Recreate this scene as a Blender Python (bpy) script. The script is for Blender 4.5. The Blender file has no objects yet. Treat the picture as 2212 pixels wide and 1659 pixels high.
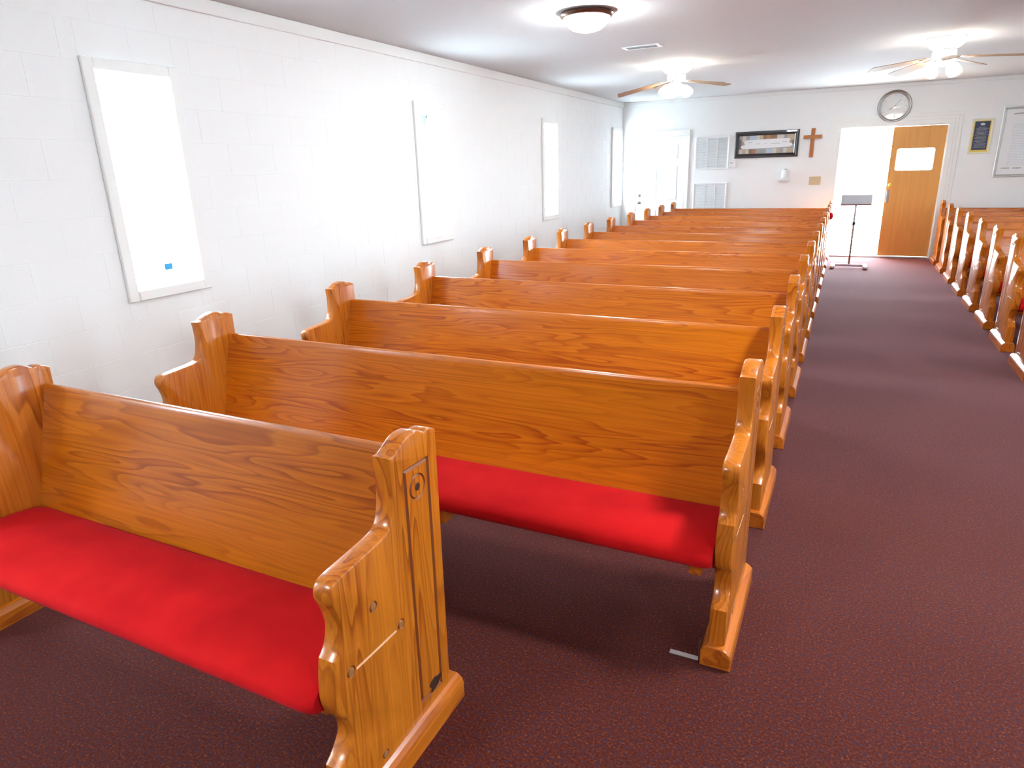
import bpy, bmesh, math, random
from mathutils import Vector, Matrix
from mathutils.geometry import tessellate_polygon
random.seed(7)
SC = bpy.context.scene
COL = SC.collection
PI = math.pi

# ------------------------------------------------------------------ camera
cd = bpy.data.cameras.new('camera'); cam = bpy.data.objects.new('camera', cd); COL.objects.link(cam)
cd.sensor_width = 36.0; cd.lens = 23.381; cd.clip_start = 0.05
def cam_axes(yaw, pit, rol):
    cy, sy, cp, sp = math.cos(yaw), math.sin(yaw), math.cos(pit), math.sin(pit)
    fw = Vector((-sy*cp, cy*cp, -sp)); r0 = Vector((cy, sy, 0)); u0 = r0.cross(fw)
    r = math.cos(rol)*r0 + math.sin(rol)*u0; u = -math.sin(rol)*r0 + math.cos(rol)*u0
    return r, u, fw
r_, u_, f_ = cam_axes(math.radians(26.39), math.radians(17.83), math.radians(-1.75))
m3 = Matrix((r_, u_, -f_)).transposed()
cam.matrix_world = Matrix.Translation((0, 0, 1.53)) @ m3.to_4x4()
SC.camera = cam

# ------------------------------------------------------------------ world and exposure
SC.view_settings.view_transform = 'Standard'; SC.view_settings.look = 'None'
SC.view_settings.exposure = 2.12; SC.view_settings.gamma = 1.0; SC.view_settings.use_curve_mapping = False
w = bpy.data.worlds.new('hazy_sky'); SC.world = w; w.use_nodes = True
bg = w.node_tree.nodes['Background']; bg.inputs[0].default_value = (0.72, 0.88, 1.0, 1); bg.inputs[1].default_value = 12.0
LAMP = 30.0          # radiance of the two ceiling bowls in the middle of the room
FRONT = 60.0         # and of those nearer the front
SHADE = 8.0         # radiance of the glass shades under the fans

# room extents
XL, XR, YB, YF, ZC = -3.79, 4.86, 12.45, -5.0, 2.612
WIN_L = [-0.31, 2.825, 6.0, 9.05, 12.11]; WIN_R = [-0.31, 2.825, 6.0, 9.05]
WW, WZ0, WZ1 = 0.47, 0.905, 2.12

# portals only guide the sampling of the sky through the openings
def portal(x, y, z, sx, sz, rot):
    d = bpy.data.lights.new('daylight_portal', 'AREA'); d.shape = 'RECTANGLE'; d.size = sx; d.size_y = sz
    o = bpy.data.objects.new('daylight_portal', d); COL.objects.link(o); o.location = (x, y, z); o.rotation_euler = rot
    d.cycles.is_portal = True
for y in WIN_L: portal(XL-0.16, y, (WZ0+WZ1)/2, WZ1-WZ0, WW, (0, -PI/2, 0))
for y in WIN_R: portal(XR+0.16, y, (WZ0+WZ1)/2, WZ1-WZ0, WW, (0, PI/2, 0))
portal(0.52, YB+0.14, 1.0, 1.42, 2.0, (-PI/2, 0, 0))

# ------------------------------------------------------------------ materials
def new_mat(name):
    m = bpy.data.materials.new(name); m.use_nodes = True
    nt = m.node_tree; return m, nt, nt.nodes['Principled BSDF']
def N(nt, t, **kw):
    n = nt.nodes.new(t)
    for k, v in kw.items(): setattr(n, k, v)
    return n
def simple(name, col, rough=0.5, metal=0.0, emit=None, strength=0, coat=0.0, bump=None):
    m, nt, b = new_mat(name)
    b.inputs['Base Color'].default_value = (*col, 1); b.inputs['Roughness'].default_value = rough
    b.inputs['Metallic'].default_value = metal; b.inputs['Coat Weight'].default_value = coat
    if emit: b.inputs['Emission Color'].default_value = (*emit, 1); b.inputs['Emission Strength'].default_value = strength
    if bump:
        tc = N(nt, 'ShaderNodeTexCoord'); no = N(nt, 'ShaderNodeTexNoise'); no.inputs['Scale'].default_value = bump[0]; no.inputs['Detail'].default_value = 4
        bu = N(nt, 'ShaderNodeBump'); bu.inputs['Strength'].default_value = bump[1]; bu.inputs['Distance'].default_value = bump[2]
        nt.links.new(tc.outputs['Object'], no.inputs['Vector']); nt.links.new(no.outputs['Fac'], bu.inputs['Height']); nt.links.new(bu.outputs['Normal'], b.inputs['Normal'])
    return m
def ramp(nt, stops):
    r = N(nt, 'ShaderNodeValToRGB'); e = r.color_ramp.elements
    while len(e) < len(stops): e.new(0.5)
    for el, (p, c) in zip(e, stops): el.position = p; el.color = (*c, 1)
    return r
def wood(name, stretch, light, mid, dark, rough=0.30, bands=9.0, coat=0.36, amt=1.0, streak=(0.82, 1.1)):
    """plain-sawn pine: level lines of a stretched noise, plus fine grain."""
    m, nt, b = new_mat(name); L = nt.links.new
    tc = N(nt, 'ShaderNodeTexCoord'); oi = N(nt, 'ShaderNodeObjectInfo')
    mul = N(nt, 'ShaderNodeMath', operation='MULTIPLY'); mul.inputs[1].default_value = 37.0; L(oi.outputs['Random'], mul.inputs[0])
    off = N(nt, 'ShaderNodeCombineXYZ'); L(mul.outputs[0], off.inputs[0]); L(mul.outputs[0], off.inputs[2])
    sc = N(nt, 'ShaderNodeVectorMath', operation='MULTIPLY'); sc.inputs[1].default_value = stretch; L(tc.outputs['Object'], sc.inputs[0])
    ad = N(nt, 'ShaderNodeVectorMath', operation='ADD'); L(sc.outputs[0], ad.inputs[0]); L(off.outputs[0], ad.inputs[1])
    no = N(nt, 'ShaderNodeTexNoise'); no.inputs['Scale'].default_value = 1.0; no.inputs['Detail'].default_value = 2.0; no.inputs['Roughness'].default_value = 0.42; no.inputs['Distortion'].default_value = 0.25
    L(ad.outputs[0], no.inputs['Vector'])
    bm_ = N(nt, 'ShaderNodeMath', operation='MULTIPLY'); bm_.inputs[1].default_value = bands; L(no.outputs['Fac'], bm_.inputs[0])
    fr = N(nt, 'ShaderNodeMath', operation='FRACT'); L(bm_.outputs[0], fr.inputs[0])
    r = ramp(nt, [(0.0, light), (0.6, mid), (0.9, dark), (1.0, light)]); L(fr.outputs[0], r.inputs[0])
    # patches of stronger and weaker figure, and a slow change of tone
    no2 = N(nt, 'ShaderNodeTexNoise'); no2.inputs['Scale'].default_value = 0.7; no2.inputs['Detail'].default_value = 1.0; L(ad.outputs[0], no2.inputs['Vector'])
    mr = N(nt, 'ShaderNodeMapRange'); mr.inputs[1].default_value = 0.35; mr.inputs[2].default_value = 0.65; mr.inputs[3].default_value = 0.25*amt; mr.inputs[4].default_value = 1.0*amt; L(no2.outputs['Fac'], mr.inputs[0])
    mx = N(nt, 'ShaderNodeMix', data_type='RGBA'); L(mr.outputs[0], mx.inputs['Factor']); mx.inputs['A'].default_value = (*light, 1); L(r.outputs[0], mx.inputs['B'])
    # fine streaks
    s2 = N(nt, 'ShaderNodeVectorMath', operation='MULTIPLY'); s2.inputs[1].default_value = tuple(v*(1.6 if v < 2 else 14) for v in stretch); L(tc.outputs['Object'], s2.inputs[0])
    fn = N(nt, 'ShaderNodeTexNoise'); fn.inputs['Scale'].default_value = 1.0; fn.inputs['Detail'].default_value = 3; L(s2.outputs[0], fn.inputs['Vector'])
    fr2 = N(nt, 'ShaderNodeMapRange'); fr2.inputs[1].default_value = 0.3; fr2.inputs[2].default_value = 0.7; fr2.inputs[3].default_value = streak[0]; fr2.inputs[4].default_value = streak[1]; L(fn.outputs['Fac'], fr2.inputs[0])
    mm = N(nt, 'ShaderNodeMix', data_type='RGBA', blend_type='MULTIPLY'); mm.inputs['Factor'].default_value = 1.0; L(mx.outputs['Result'], mm.inputs['A']); L(fr2.outputs[0], mm.inputs['B'])
    L(mm.outputs['Result'], b.inputs['Base Color'])
    b.inputs['Roughness'].default_value = rough; b.inputs['Coat Weight'].default_value = coat; b.inputs['Coat Roughness'].default_value = 0.15; b.inputs['Specular IOR Level'].default_value = 0.32
    bu = N(nt, 'ShaderNodeBump'); bu.inputs['Strength'].default_value = 0.06; bu.inputs['Distance'].default_value = 0.002; L(fn.outputs['Fac'], bu.inputs['Height']); L(bu.outputs['Normal'], b.inputs['Normal'])
    return m
W_L, W_M, W_D = (0.62, 0.168, 0.004), (0.54, 0.128, 0.003), (0.36, 0.060, 0.002)
M = {}
M['board'] = wood('pine_along_the_board', (0.85, 8.0, 10.0), W_L, W_M, W_D, bands=16.0)
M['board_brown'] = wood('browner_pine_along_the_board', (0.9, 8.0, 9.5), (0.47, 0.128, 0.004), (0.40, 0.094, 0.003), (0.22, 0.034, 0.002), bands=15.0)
M['end'] = wood('pine_upright', (9, 10.5, 1.0), (0.56, 0.165, 0.012), (0.48, 0.125, 0.008), (0.30, 0.058, 0.004), bands=12.0)
M['base'] = wood('pine_along_the_base', (8.0, 0.9, 8.0), (0.56, 0.150, 0.012), (0.48, 0.115, 0.008), (0.34, 0.07, 0.006), bands=6.0)
M['doorwood'] = wood('door_veneer', (3.2, 3.0, 0.28), (0.74, 0.36, 0.10), (0.68, 0.30, 0.075), (0.58, 0.235, 0.05), rough=0.38, bands=7.0, coat=0.05, amt=0.35, streak=(0.95, 1.04))
M['crosswood'] = wood('cross_wood', (8, 8, 1.0), (0.50, 0.19, 0.055), (0.42, 0.14, 0.035), (0.32, 0.09, 0.02), rough=0.4, bands=5, coat=0.1)
M['bladewood'] = wood('blade_oak', (1.0, 9, 9), (0.36, 0.21, 0.12), (0.31, 0.175, 0.10), (0.24, 0.13, 0.07), rough=0.45, bands=6, coat=0.05)
M['knot'] = simple('dark_knot', (0.045, 0.017, 0.008), 0.5)
M['plug'] = simple('plug_wood', (0.34, 0.15, 0.045), 0.4)
M['slotwood'] = simple('pale_slot', (0.66, 0.34, 0.16), 0.5)  # slot coloured paler than the panel around it
M['groove_dark'] = simple('groove_shade', (0.25, 0.058, 0.008), 0.5)  # V-groove's dark line of shade put into its colour

def fabric():
    m, nt, b = new_mat('red_upholstery'); L = nt.links.new
    tc = N(nt, 'ShaderNodeTexCoord'); no = N(nt, 'ShaderNodeTexNoise'); no.inputs['Scale'].default_value = 6; no.inputs['Detail'].default_value = 3
    L(tc.outputs['Object'], no.inputs['Vector'])
    r = ramp(nt, [(0.3, (0.48, 0.004, 0.006)), (0.7, (0.59, 0.008, 0.008))]); L(no.outputs['Fac'], r.inputs[0]); L(r.outputs[0], b.inputs['Base Color'])
    f = N(nt, 'ShaderNodeTexNoise'); f.inputs['Scale'].default_value = 420; f.inputs['Detail'].default_value = 2; L(tc.outputs['Object'], f.inputs['Vector'])
    bu = N(nt, 'ShaderNodeBump'); bu.inputs['Strength'].default_value = 0.25; bu.inputs['Distance'].default_value = 0.002; L(f.outputs['Fac'], bu.inputs['Height']); L(bu.outputs['Normal'], b.inputs['Normal'])
    b.inputs['Roughness'].default_value = 0.85; b.inputs['Sheen Weight'].default_value = 0.06; b.inputs['Sheen Tint'].default_value = (1, 0.3, 0.4, 1)
    b.inputs['Specular IOR Level'].default_value = 0.1
    return m
M['red'] = fabric()
def carpet():
    m, nt, b = new_mat('speckled_burgundy_carpet'); L = nt.links.new
    tc = N(nt, 'ShaderNodeTexCoord')
    no = N(nt, 'ShaderNodeTexNoise'); no.inputs['Scale'].default_value = 130; no.inputs['Detail'].default_value = 5; no.inputs['Roughness'].default_value = 0.75; L(tc.outputs['Object'], no.inputs['Vector'])
    r = ramp(nt, [(0.32, (0.020, 0.003, 0.002)), (0.44, (0.066, 0.008, 0.004)), (0.54, (0.088, 0.012, 0.005)), (0.62, (0.16, 0.046, 0.017)), (0.72, (0.29, 0.12, 0.055))]); L(no.outputs['Fac'], r.inputs[0])
    n2 = N(nt, 'ShaderNodeTexNoise'); n2.inputs['Scale'].default_value = 85; n2.inputs['Detail'].default_value = 2; L(tc.outputs['Object'], n2.inputs['Vector'])
    r2 = ramp(nt, [(0.52, (0, 0, 0)), (0.64, (0.8, 0.8, 0.8))]); L(n2.outputs['Fac'], r2.inputs[0])
    mx = N(nt, 'ShaderNodeMix', data_type='RGBA'); L(r2.outputs[0], mx.inputs['Factor']); L(r.outputs[0], mx.inputs['A']); mx.inputs['B'].default_value = (0.040, 0.018, 0.034, 1)
    L(mx.outputs['Result'], b.inputs['Base Color'])
    bu = N(nt, 'ShaderNodeBump'); bu.inputs['Strength'].default_value = 0.5; bu.inputs['Distance'].default_value = 0.004; L(no.outputs['Fac'], bu.inputs['Height']); L(bu.outputs['Normal'], b.inputs['Normal'])
    b.inputs['Roughness'].default_value = 0.9; b.inputs['Sheen Weight'].default_value = 0.27; b.inputs['Sheen Roughness'].default_value = 0.4; b.inputs['Sheen Tint'].default_value = (1, 0.52, 0.58, 1)
    b.inputs['Specular IOR Level'].default_value = 0.15
    return m
M['carpet'] = carpet()
M['wall'] = simple('white_wall_paint', (0.88, 0.885, 0.885), 0.6, bump=(60, 0.12, 0.002))
M['dark_front'] = simple('darkened_front_wall', (0.20, 0.085, 0.03), 0.45)  # unseen front wall coloured dark so the pew backs reflect less white
M['block'] = simple('painted_block', (0.88, 0.88, 0.875), 0.55, bump=(85, 0.22, 0.002))
M['ceiling'] = simple('ceiling_paint', (0.70, 0.705, 0.71), 0.8, bump=(120, 0.2, 0.002))
M['trim'] = simple('white_gloss_trim', (0.86, 0.86, 0.85), 0.35)
M['casing'] = simple('white_casing', (0.88, 0.875, 0.85), 0.4)
M['white'] = simple('white_enamel', (0.85, 0.86, 0.86), 0.3)
M['offwhite'] = simple('offwhite_plastic', (0.80, 0.81, 0.80), 0.4)
M['grille'] = simple('grille_white', (0.84, 0.85, 0.86), 0.45)
M['shadowgrey'] = simple('duct_grey', (0.58, 0.59, 0.60), 0.8)
M['black'] = simple('black_frame', (0.022, 0.02, 0.026), 0.3, coat=0.4)
M['blackmetal'] = simple('black_metal', (0.03, 0.03, 0.035), 0.35, metal=0.4)
M['chrome'] = simple('chrome', (0.75, 0.75, 0.77), 0.18, metal=1.0)
M['nickel'] = simple('dull_nickel', (0.42, 0.41, 0.40), 0.35, metal=1.0)
M['bronze'] = simple('bronze_rim', (0.20, 0.13, 0.10), 0.28, metal=0.9)
M['silverframe'] = simple('silver_frame', (0.55, 0.54, 0.53), 0.38, metal=0.7)
M['gold'] = simple('gold_edge', (0.72, 0.52, 0.10), 0.4, metal=0.3)
M['cream'] = simple('cream_mat', (0.80, 0.78, 0.60), 0.6)
M['navy'] = simple('navy_plate', (0.035, 0.045, 0.10), 0.4)
M['ink'] = simple('pale_ink', (0.33, 0.34, 0.36), 0.6)
M['paper'] = simple('paper', (0.84, 0.85, 0.86), 0.7)
M['blueink'] = simple('faint_blue_ink', (0.58, 0.68, 0.76), 0.7)
M['greyink'] = simple('faint_grey_ink', (0.48, 0.48, 0.5), 0.7)
M['tan'] = simple('ivory_tan_plate', (0.62, 0.49, 0.30), 0.4)
M['dial'] = simple('clock_dial', (0.90, 0.90, 0.90), 0.5)
M['concrete'] = simple('pale_concrete', (0.62, 0.61, 0.58), 0.9)  # pale concrete, its own even colour
M['bowl'] = simple('lit_bowl_glass', (0.9, 0.9, 0.9), 0.4, emit=(0.89, 0.98, 1.0), strength=LAMP)
M['bowl_front'] = simple('lit_bowl_glass_front', (0.9, 0.9, 0.9), 0.4, emit=(0.89, 0.98, 1.0), strength=FRONT)
M['shade'] = simple('lit_shade_glass', (0.9, 0.9, 0.9), 0.4, emit=(1, 0.95, 0.84), strength=SHADE)
def glass(name, tint, gloss=0.06):
    m = bpy.data.materials.new(name); m.use_nodes = True; nt = m.node_tree; nt.nodes.clear()
    o = N(nt, 'ShaderNodeOutputMaterial'); t = N(nt, 'ShaderNodeBsdfTransparent'); g = N(nt, 'ShaderNodeBsdfGlossy'); mx = N(nt, 'ShaderNodeMixShader')
    t.inputs[0].default_value = (*tint, 1); g.inputs['Roughness'].default_value = 0.03; mx.inputs[0].default_value = gloss
    nt.links.new(t.outputs[0], mx.inputs[1]); nt.links.new(g.outputs[0], mx.inputs[2]); nt.links.new(mx.outputs[0], o.inputs[0]); return m
M['pane'] = glass('window_glass', (0.93, 0.95, 0.96)); M['bluefilm'] = glass('blue_film', (0.07, 0.145, 0.19), 0.0); M['greenfilm'] = glass('pale_green_film', (0.165, 0.205, 0.195), 0.0)
M['clockglass'] = glass('clock_glass', (0.97, 0.97, 0.97), 0.05)
for k, c in dict(art_brown=(0.27, 0.15, 0.075), art_blue=(0.45, 0.56, 0.66), art_grey=(0.36, 0.35, 0.34), art_tan=(0.52, 0.42, 0.30), art_rust=(0.40, 0.20, 0.11), art_pale=(0.62, 0.60, 0.55), art_dark=(0.17, 0.14, 0.13)).items():
    M[k] = simple(k + '_print', c, 0.5)

# ------------------------------------------------------------------ mesh helpers
def link(name, bm, mats, parent=None, smooth=False, loc=None):
    me = bpy.data.meshes.new(name); bm.normal_update(); bm.to_mesh(me); bm.free()
    for mt in (mats if isinstance(mats, (list, tuple)) else [mats]): me.materials.append(mt)
    if smooth:
        for p in me.polygons: p.use_smooth = True
        try: me.set_sharp_from_angle(angle=math.radians(smooth if smooth is not True else 35))
        except Exception: pass
    o = bpy.data.objects.new(name, me); COL.objects.link(o)
    if parent: o.parent = parent
    if loc: o.location = loc
    return o
def thing(name, label, cat, loc=(0, 0, 0), group=None, rz=0):
    o = bpy.data.objects.new(name, None); COL.objects.link(o); o.location = loc; o.rotation_euler = (0, 0, rz); o.empty_display_size = 0.1
    o['label'] = label; o['category'] = cat
    if group: o['group'] = group
    return o
def struct(o): o['kind'] = 'structure'; return o
def copy_tree(o, parent=None):
    c = o.copy(); COL.objects.link(c)
    if parent: c.parent = parent
    for ch in list(o.children): copy_tree(ch, c)
    return c
def box(bm, x0, x1, y0, y1, z0, z1, bev=0.0, mi=0, seg=1):
    v = [bm.verts.new(p) for p in ((x0,y0,z0),(x1,y0,z0),(x1,y1,z0),(x0,y1,z0),(x0,y0,z1),(x1,y0,z1),(x1,y1,z1),(x0,y1,z1))]
    fs = [bm.faces.new([v[i] for i in q]) for q in ((0,3,2,1),(4,5,6,7),(0,1,5,4),(1,2,6,5),(2,3,7,6),(3,0,4,7))]
    for f in fs: f.material_index = mi
    if bev > 0:
        es = list({e for f in fs for e in f.edges})
        r = bmesh.ops.bevel(bm, geom=es, offset=bev, segments=seg, affect='EDGES', profile=0.6)
        for f in r['faces']: f.material_index = mi
    return v
def bxo(name, a, mats, parent=None, bev=0.0, seg=1):
    bm = bmesh.new(); box(bm, *a, bev=bev, seg=seg); return link(name, bm, mats, parent)
def lathe(bm, prof, n=24, c=(0, 0, 0), mi=0, axis='z', cap=True):
    rings = []
    for r, h in prof:
        ring = []
        for i in range(n):
            a = 2*PI*i/n; p = (r*math.cos(a), r*math.sin(a), h)
            if axis == 'y': p = (p[0], -h, p[1])
            if axis == 'x': p = (h, p[0], p[1])
            ring.append(bm.verts.new((p[0]+c[0], p[1]+c[1], p[2]+c[2])))
        rings.append(ring)
    for a, b in zip(rings, rings[1:]):
        for i in range(n):
            f = bm.faces.new((a[i], a[(i+1) % n], b[(i+1) % n], b[i])); f.material_index = mi
    if cap:
        for ring, rev in ((rings[0], True), (rings[-1], False)):
            try: f = bm.faces.new(ring[::-1] if rev else ring); f.material_index = mi
            except ValueError: pass
def tube(bm, a, b, r, n=10, mi=0):
    a, b = Vector(a), Vector(b); d = (b-a).normalized(); s = d.orthogonal().normalized(); t = d.cross(s)
    R = [[bm.verts.new(p + r*(math.cos(2*PI*i/n)*s + math.sin(2*PI*i/n)*t)) for i in range(n)] for p in (a, b)]
    for i in range(n): bm.faces.new((R[0][i], R[0][(i+1) % n], R[1][(i+1) % n], R[1][i])).material_index = mi
    bm.faces.new(R[0][::-1]); bm.faces.new(R[1])
def spline(pts, n=5):
    """Catmull-Rom through pts; a point given as (y, z, 'c') stays a corner."""
    segs, cur = [], [pts[0]]
    for p in pts[1:]:
        cur.append(p)
        if len(p) > 2: segs.append(cur); cur = [p]
    if len(cur) > 1: segs.append(cur)
    out = []
    for s in segs:
        q = [Vector((p[0], p[1])) for p in s]
        if len(q) == 2: out.append(q[0]); continue
        for i in range(len(q)-1):
            p0 = q[i-1] if i else q[0]*2-q[1]; p1, p2 = q[i], q[i+1]; p3 = q[i+2] if i+2 < len(q) else q[-1]*2-q[-2]
            for k in range(n):
                t = k/n
                out.append(0.5*((2*p1)+(p2-p0)*t+(2*p0-5*p1+4*p2-p3)*t*t+(3*p1-p0-3*p2+p3)*t**3))
    out.append(Vector((pts[-1][0], pts[-1][1])))
    return out
def inset(poly, d):
    """offset a closed CCW polygon inwards by d."""
    n = len(poly); out = []
    for i in range(n):
        a, b, c = poly[i-1], poly[i], poly[(i+1) % n]
        e1, e2 = (b-a), (c-b)
        if e1.length < 1e-9 or e2.length < 1e-9: out.append(b.copy()); continue
        n1 = Vector((-e1.y, e1.x)).normalized(); n2 = Vector((-e2.y, e2.x)).normalized()
        h = (n1+n2); h = h.normalized() if h.length > 1e-6 else n1
        out.append(b + h*(d/max(0.5, h.dot(n1))))
    return out
def area(p): return 0.5*sum(p[i-1].x*p[i].y-p[i].x*p[i-1].y for i in range(len(p)))
def circle(y, z, r, n=16): return [Vector((y+r*math.cos(2*PI*i/n), z+r*math.sin(2*PI*i/n))) for i in range(n)]

# ------------------------------------------------------------------ the pew end
PROF = [(-0.405, 0.0, 'c'), (-0.405, 0.205, 'c'), (-0.375, 0.228), (-0.352, 0.265), (-0.362, 0.315), (-0.386, 0.345, 'c'), (-0.394, 0.385), (-0.390, 0.44), (-0.380, 0.492, 'c'),
        (-0.358, 0.517), (-0.347, 0.560), (-0.355, 0.604), (-0.370, 0.645), (-0.364, 0.672), (-0.340, 0.685), (-0.265, 0.690), (-0.170, 0.698), (-0.141, 0.716), (-0.127, 0.755), (-0.121, 0.82), (-0.126, 0.884, 'c'),
        (-0.102, 0.885), (-0.078, 0.897), (-0.045, 0.911), (-0.005, 0.912), (0.022, 0.899), (0.030, 0.897, 'c'), (0.048, 0.899), (0.068, 0.893), (0.086, 0.884, 'c'), (0.074, 0.09, 'c'), (0.074, 0.0, 'c')]
outline = spline(PROF, 4)
clean = []
for p in outline:
    if not clean or (p-clean[-1]).length > 1e-5: clean.append(p)
outline = clean
if area(outline) < 0: outline = outline[::-1]
def tri_fill(bm, loops, x, flip, mi=0):
    """fill loops[0] with holes loops[1:] at plane x; returns vertex loops"""
    vl = [[bm.verts.new((x, p.x, p.y)) for p in l] for l in loops]
    flat = [v for l in vl for v in l]
    for t in tessellate_polygon([[Vector((p.x, p.y, 0)) for p in l] for l in loops]):
        vs = [flat[i] for i in t]
        nrm = (vs[1].co-vs[0].co).cross(vs[2].co-vs[0].co)
        if nrm.length < 1e-12: continue
        if (nrm.x > 0) != (not flip): vs = vs[::-1]
        try: bm.faces.new(vs).material_index = mi
        except ValueError: pass
    return vl
def bridge(bm, A, B, mi=0):
    n = len(A)
    for i in range(n):
        try: bm.faces.new((A[i], A[(i+1) % n], B[(i+1) % n], B[i])).material_index = mi
        except ValueError: pass
def sunk_groove(bm, x, s, outer2d, mid2d, inner_loop, outer_loop, depth):
    mid = [bm.verts.new((x-s*depth, p.x, p.y)) for p in mid2d]
    bridge(bm, outer_loop, mid, 1); bridge(bm, mid, inner_loop, 1)
def end_panel_mesh(carved=True):
    """local x: 0 = inner face, T = outer face (the carved one)."""
    T, B = 0.053, 0.007
    bm = bmesh.new()
    inn = inset(outline, B)
    # panel field: a sunk V-groove frame with a ring rosette inside
    field = [Vector(p) for p in ((-0.080, 0.118), (0.030, 0.104), (0.042, 0.826), (-0.074, 0.830))]
    f_mid, f_in = inset(field, 0.006), inset(field, 0.012)
    rc = (-0.017, 0.762)
    ro, rm, ri = circle(*rc, 0.036, 20), circle(*rc, 0.0325, 20), circle(*rc, 0.029, 20)
    plugs = [(-0.235, 0.544, 0.015), (-0.136, 0.425, 0.015), (-0.334, 0.433, 0.015), (-0.247, 0.105, 0.013)]
    po = [circle(a, b, r, 12) for a, b, r in plugs]; pm = [circle(a, b, r-0.0025, 12) for a, b, r in plugs]; pi = [circle(a, b, r-0.005, 12) for a, b, r in plugs]
    slot = [Vector(p) for p in ((-0.316, 0.424), (-0.155, 0.416), (-0.155, 0.424), (-0.316, 0.432))]
    s_in = inset(slot, 0.0022)
    if carved:
        vl = tri_fill(bm, [inn, field] + po + [slot], T, False)
        v2 = tri_fill(bm, [f_in, ro], T, False)
        v3 = tri_fill(bm, [ri], T, False)
        sunk_groove(bm, T, 1, field, f_mid, v2[0], vl[1], 0.006)
        sunk_groove(bm, T, 1, ro, rm, v3[0], v2[1], 0.004)
        for k in range(4):
            v = tri_fill(bm, [pi[k]], T, False)
            sunk_groove(bm, T, 1, po[k], pm[k], v[0], vl[2+k], 0.003)
        sv = [bm.verts.new((T-0.003, p.x, p.y)) for p in s_in]; bridge(bm, vl[6], sv, 2); bm.faces.new(sv).material_index = 2
        front = vl[0]
    else:
        front = tri_fill(bm, [inn], T, False)[0]
    back = tri_fill(bm, [inn], 0.0, True)[0]
    o1 = [bm.verts.new((T-0.0025, p.x, p.y)) for p in inset(outline, 0.002)]; o2 = [bm.verts.new((T-B, p.x, p.y)) for p in outline]
    o3 = [bm.verts.new((B, p.x, p.y)) for p in outline]; o4 = [bm.verts.new((0.0025, p.x, p.y)) for p in inset(outline, 0.002)]
    for a, b in zip((front, o1, o2, o3, o4), (o1, o2, o3, o4, back)): bridge(bm, a, b)
    bmesh.ops.recalc_face_normals(bm, faces=bm.faces)
    me = bpy.data.meshes.new('end_panel'); bm.to_mesh(me); bm.free()
    me.materials.append(M['end']); me.materials.append(M['groove_dark']); me.materials.append(M['slotwood'])
    for p in me.polygons: p.use_smooth = True
    me.set_sharp_from_angle(angle=math.radians(28))
    return me
ME_END = end_panel_mesh()
def base_mesh():
    bm = bmesh.new(); prof = [(-0.018, 0.0), (0.077, 0.0), (0.077, 0.050), (0.073, 0.062), (0.063, 0.072), (0.053, 0.078), (0.0, 0.078), (-0.010, 0.070), (-0.018, 0.052)]
    A, B = [[bm.verts.new((x, y, z)) for x, z in prof] for y in (-0.425, 0.112)]
    bridge(bm, A, B); bm.faces.new(A[::-1]); bm.faces.new(B); bmesh.ops.recalc_face_normals(bm, faces=bm.faces)
    bmesh.ops.bevel(bm, geom=[e for e in bm.edges if e.is_boundary is False and abs(e.verts[0].co.y-e.verts[1].co.y) < 1e-6], offset=0.004, segments=1, affect='EDGES')
    me = bpy.data.meshes.new('base_block'); bm.to_mesh(me); bm.free(); me.materials.append(M['base']); return me
ME_BASE = base_mesh()
def disc_mesh(name, r, t, mat, n=14):
    bm = bmesh.new(); lathe(bm, [(r, 0), (r, t*0.6), (r*0.8, t)], n, axis='x'); bmesh.ops.recalc_face_normals(bm, faces=bm.faces)
    me = bpy.data.meshes.new(name); bm.to_mesh(me); bm.free(); me.materials.append(mat); return me
ME_PLUG = disc_mesh('screw_plug', 0.0085, 0.0016, M['plug']); ME_EYE = disc_mesh('rosette_eye', 0.011, 0.0018, M['knot'])
def knot_mesh():
    bm = bmesh.new(); ring = []
    for i in range(18):
        a = 2*PI*i/18; k = 1+0.18*math.sin(3*a+1)+0.1*math.sin(5*a)
        ring.append((0.030*k*math.cos(a), 0.020*k*math.sin(a)))
    A = [bm.verts.new((0, y, z)) for y, z in ring]; B = [bm.verts.new((0.0012, y*0.85, z*0.85)) for y, z in ring]
    bridge(bm, A, B); bm.faces.new(B); bm.faces.new(A[::-1]); bmesh.ops.recalc_face_normals(bm, faces=bm.faces)
    me = bpy.data.meshes.new('wood_knot'); bm.to_mesh(me); bm.free(); me.materials.append(M['knot']); return me
ME_KNOT = knot_mesh()
def extrude_x(name, prof, x0, x1, mat, nx=1, smooth=40, round_ends=0.0, wob=None):
    """closed (y, z) profile swept along x, slightly rounded at its ends"""
    bm = bmesh.new(); rings = []
    cy = sum(p[0] for p in prof)/len(prof); cz = sum(p[1] for p in prof)/len(prof)
    st = [(x0+(x1-x0)*i/nx, 1.0) for i in range(nx+1)]
    if round_ends:
        e = round_ends
        st = [(x0, 0.86), (x0+e*0.3, 0.94), (x0+e, 1.0)] + [(x0+e+(x1-x0-2*e)*i/nx, 1.0) for i in range(1, nx)] + [(x1-e, 1.0), (x1-e*0.3, 0.94), (x1, 0.86)]
    for x, s in st:
        rings.append([bm.verts.new((x, cy+(y-cy)*(0.5+0.5*s), cz+(z-cz)*s + (wob(x, y, z) if wob else 0))) for y, z in prof])
    for a, b in zip(rings, rings[1:]): bridge(bm, a, b)
    bm.faces.new(rings[0][::-1]); bm.faces.new(rings[-1]); bmesh.ops.recalc_face_normals(bm, faces=bm.faces)
    me = bpy.data.meshes.new(name); bm.to_mesh(me); bm.free(); me.materials.append(mat)
    for p in me.polygons: p.use_smooth = True
    me.set_sharp_from_angle(angle=math.radians(smooth)); return me
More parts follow.
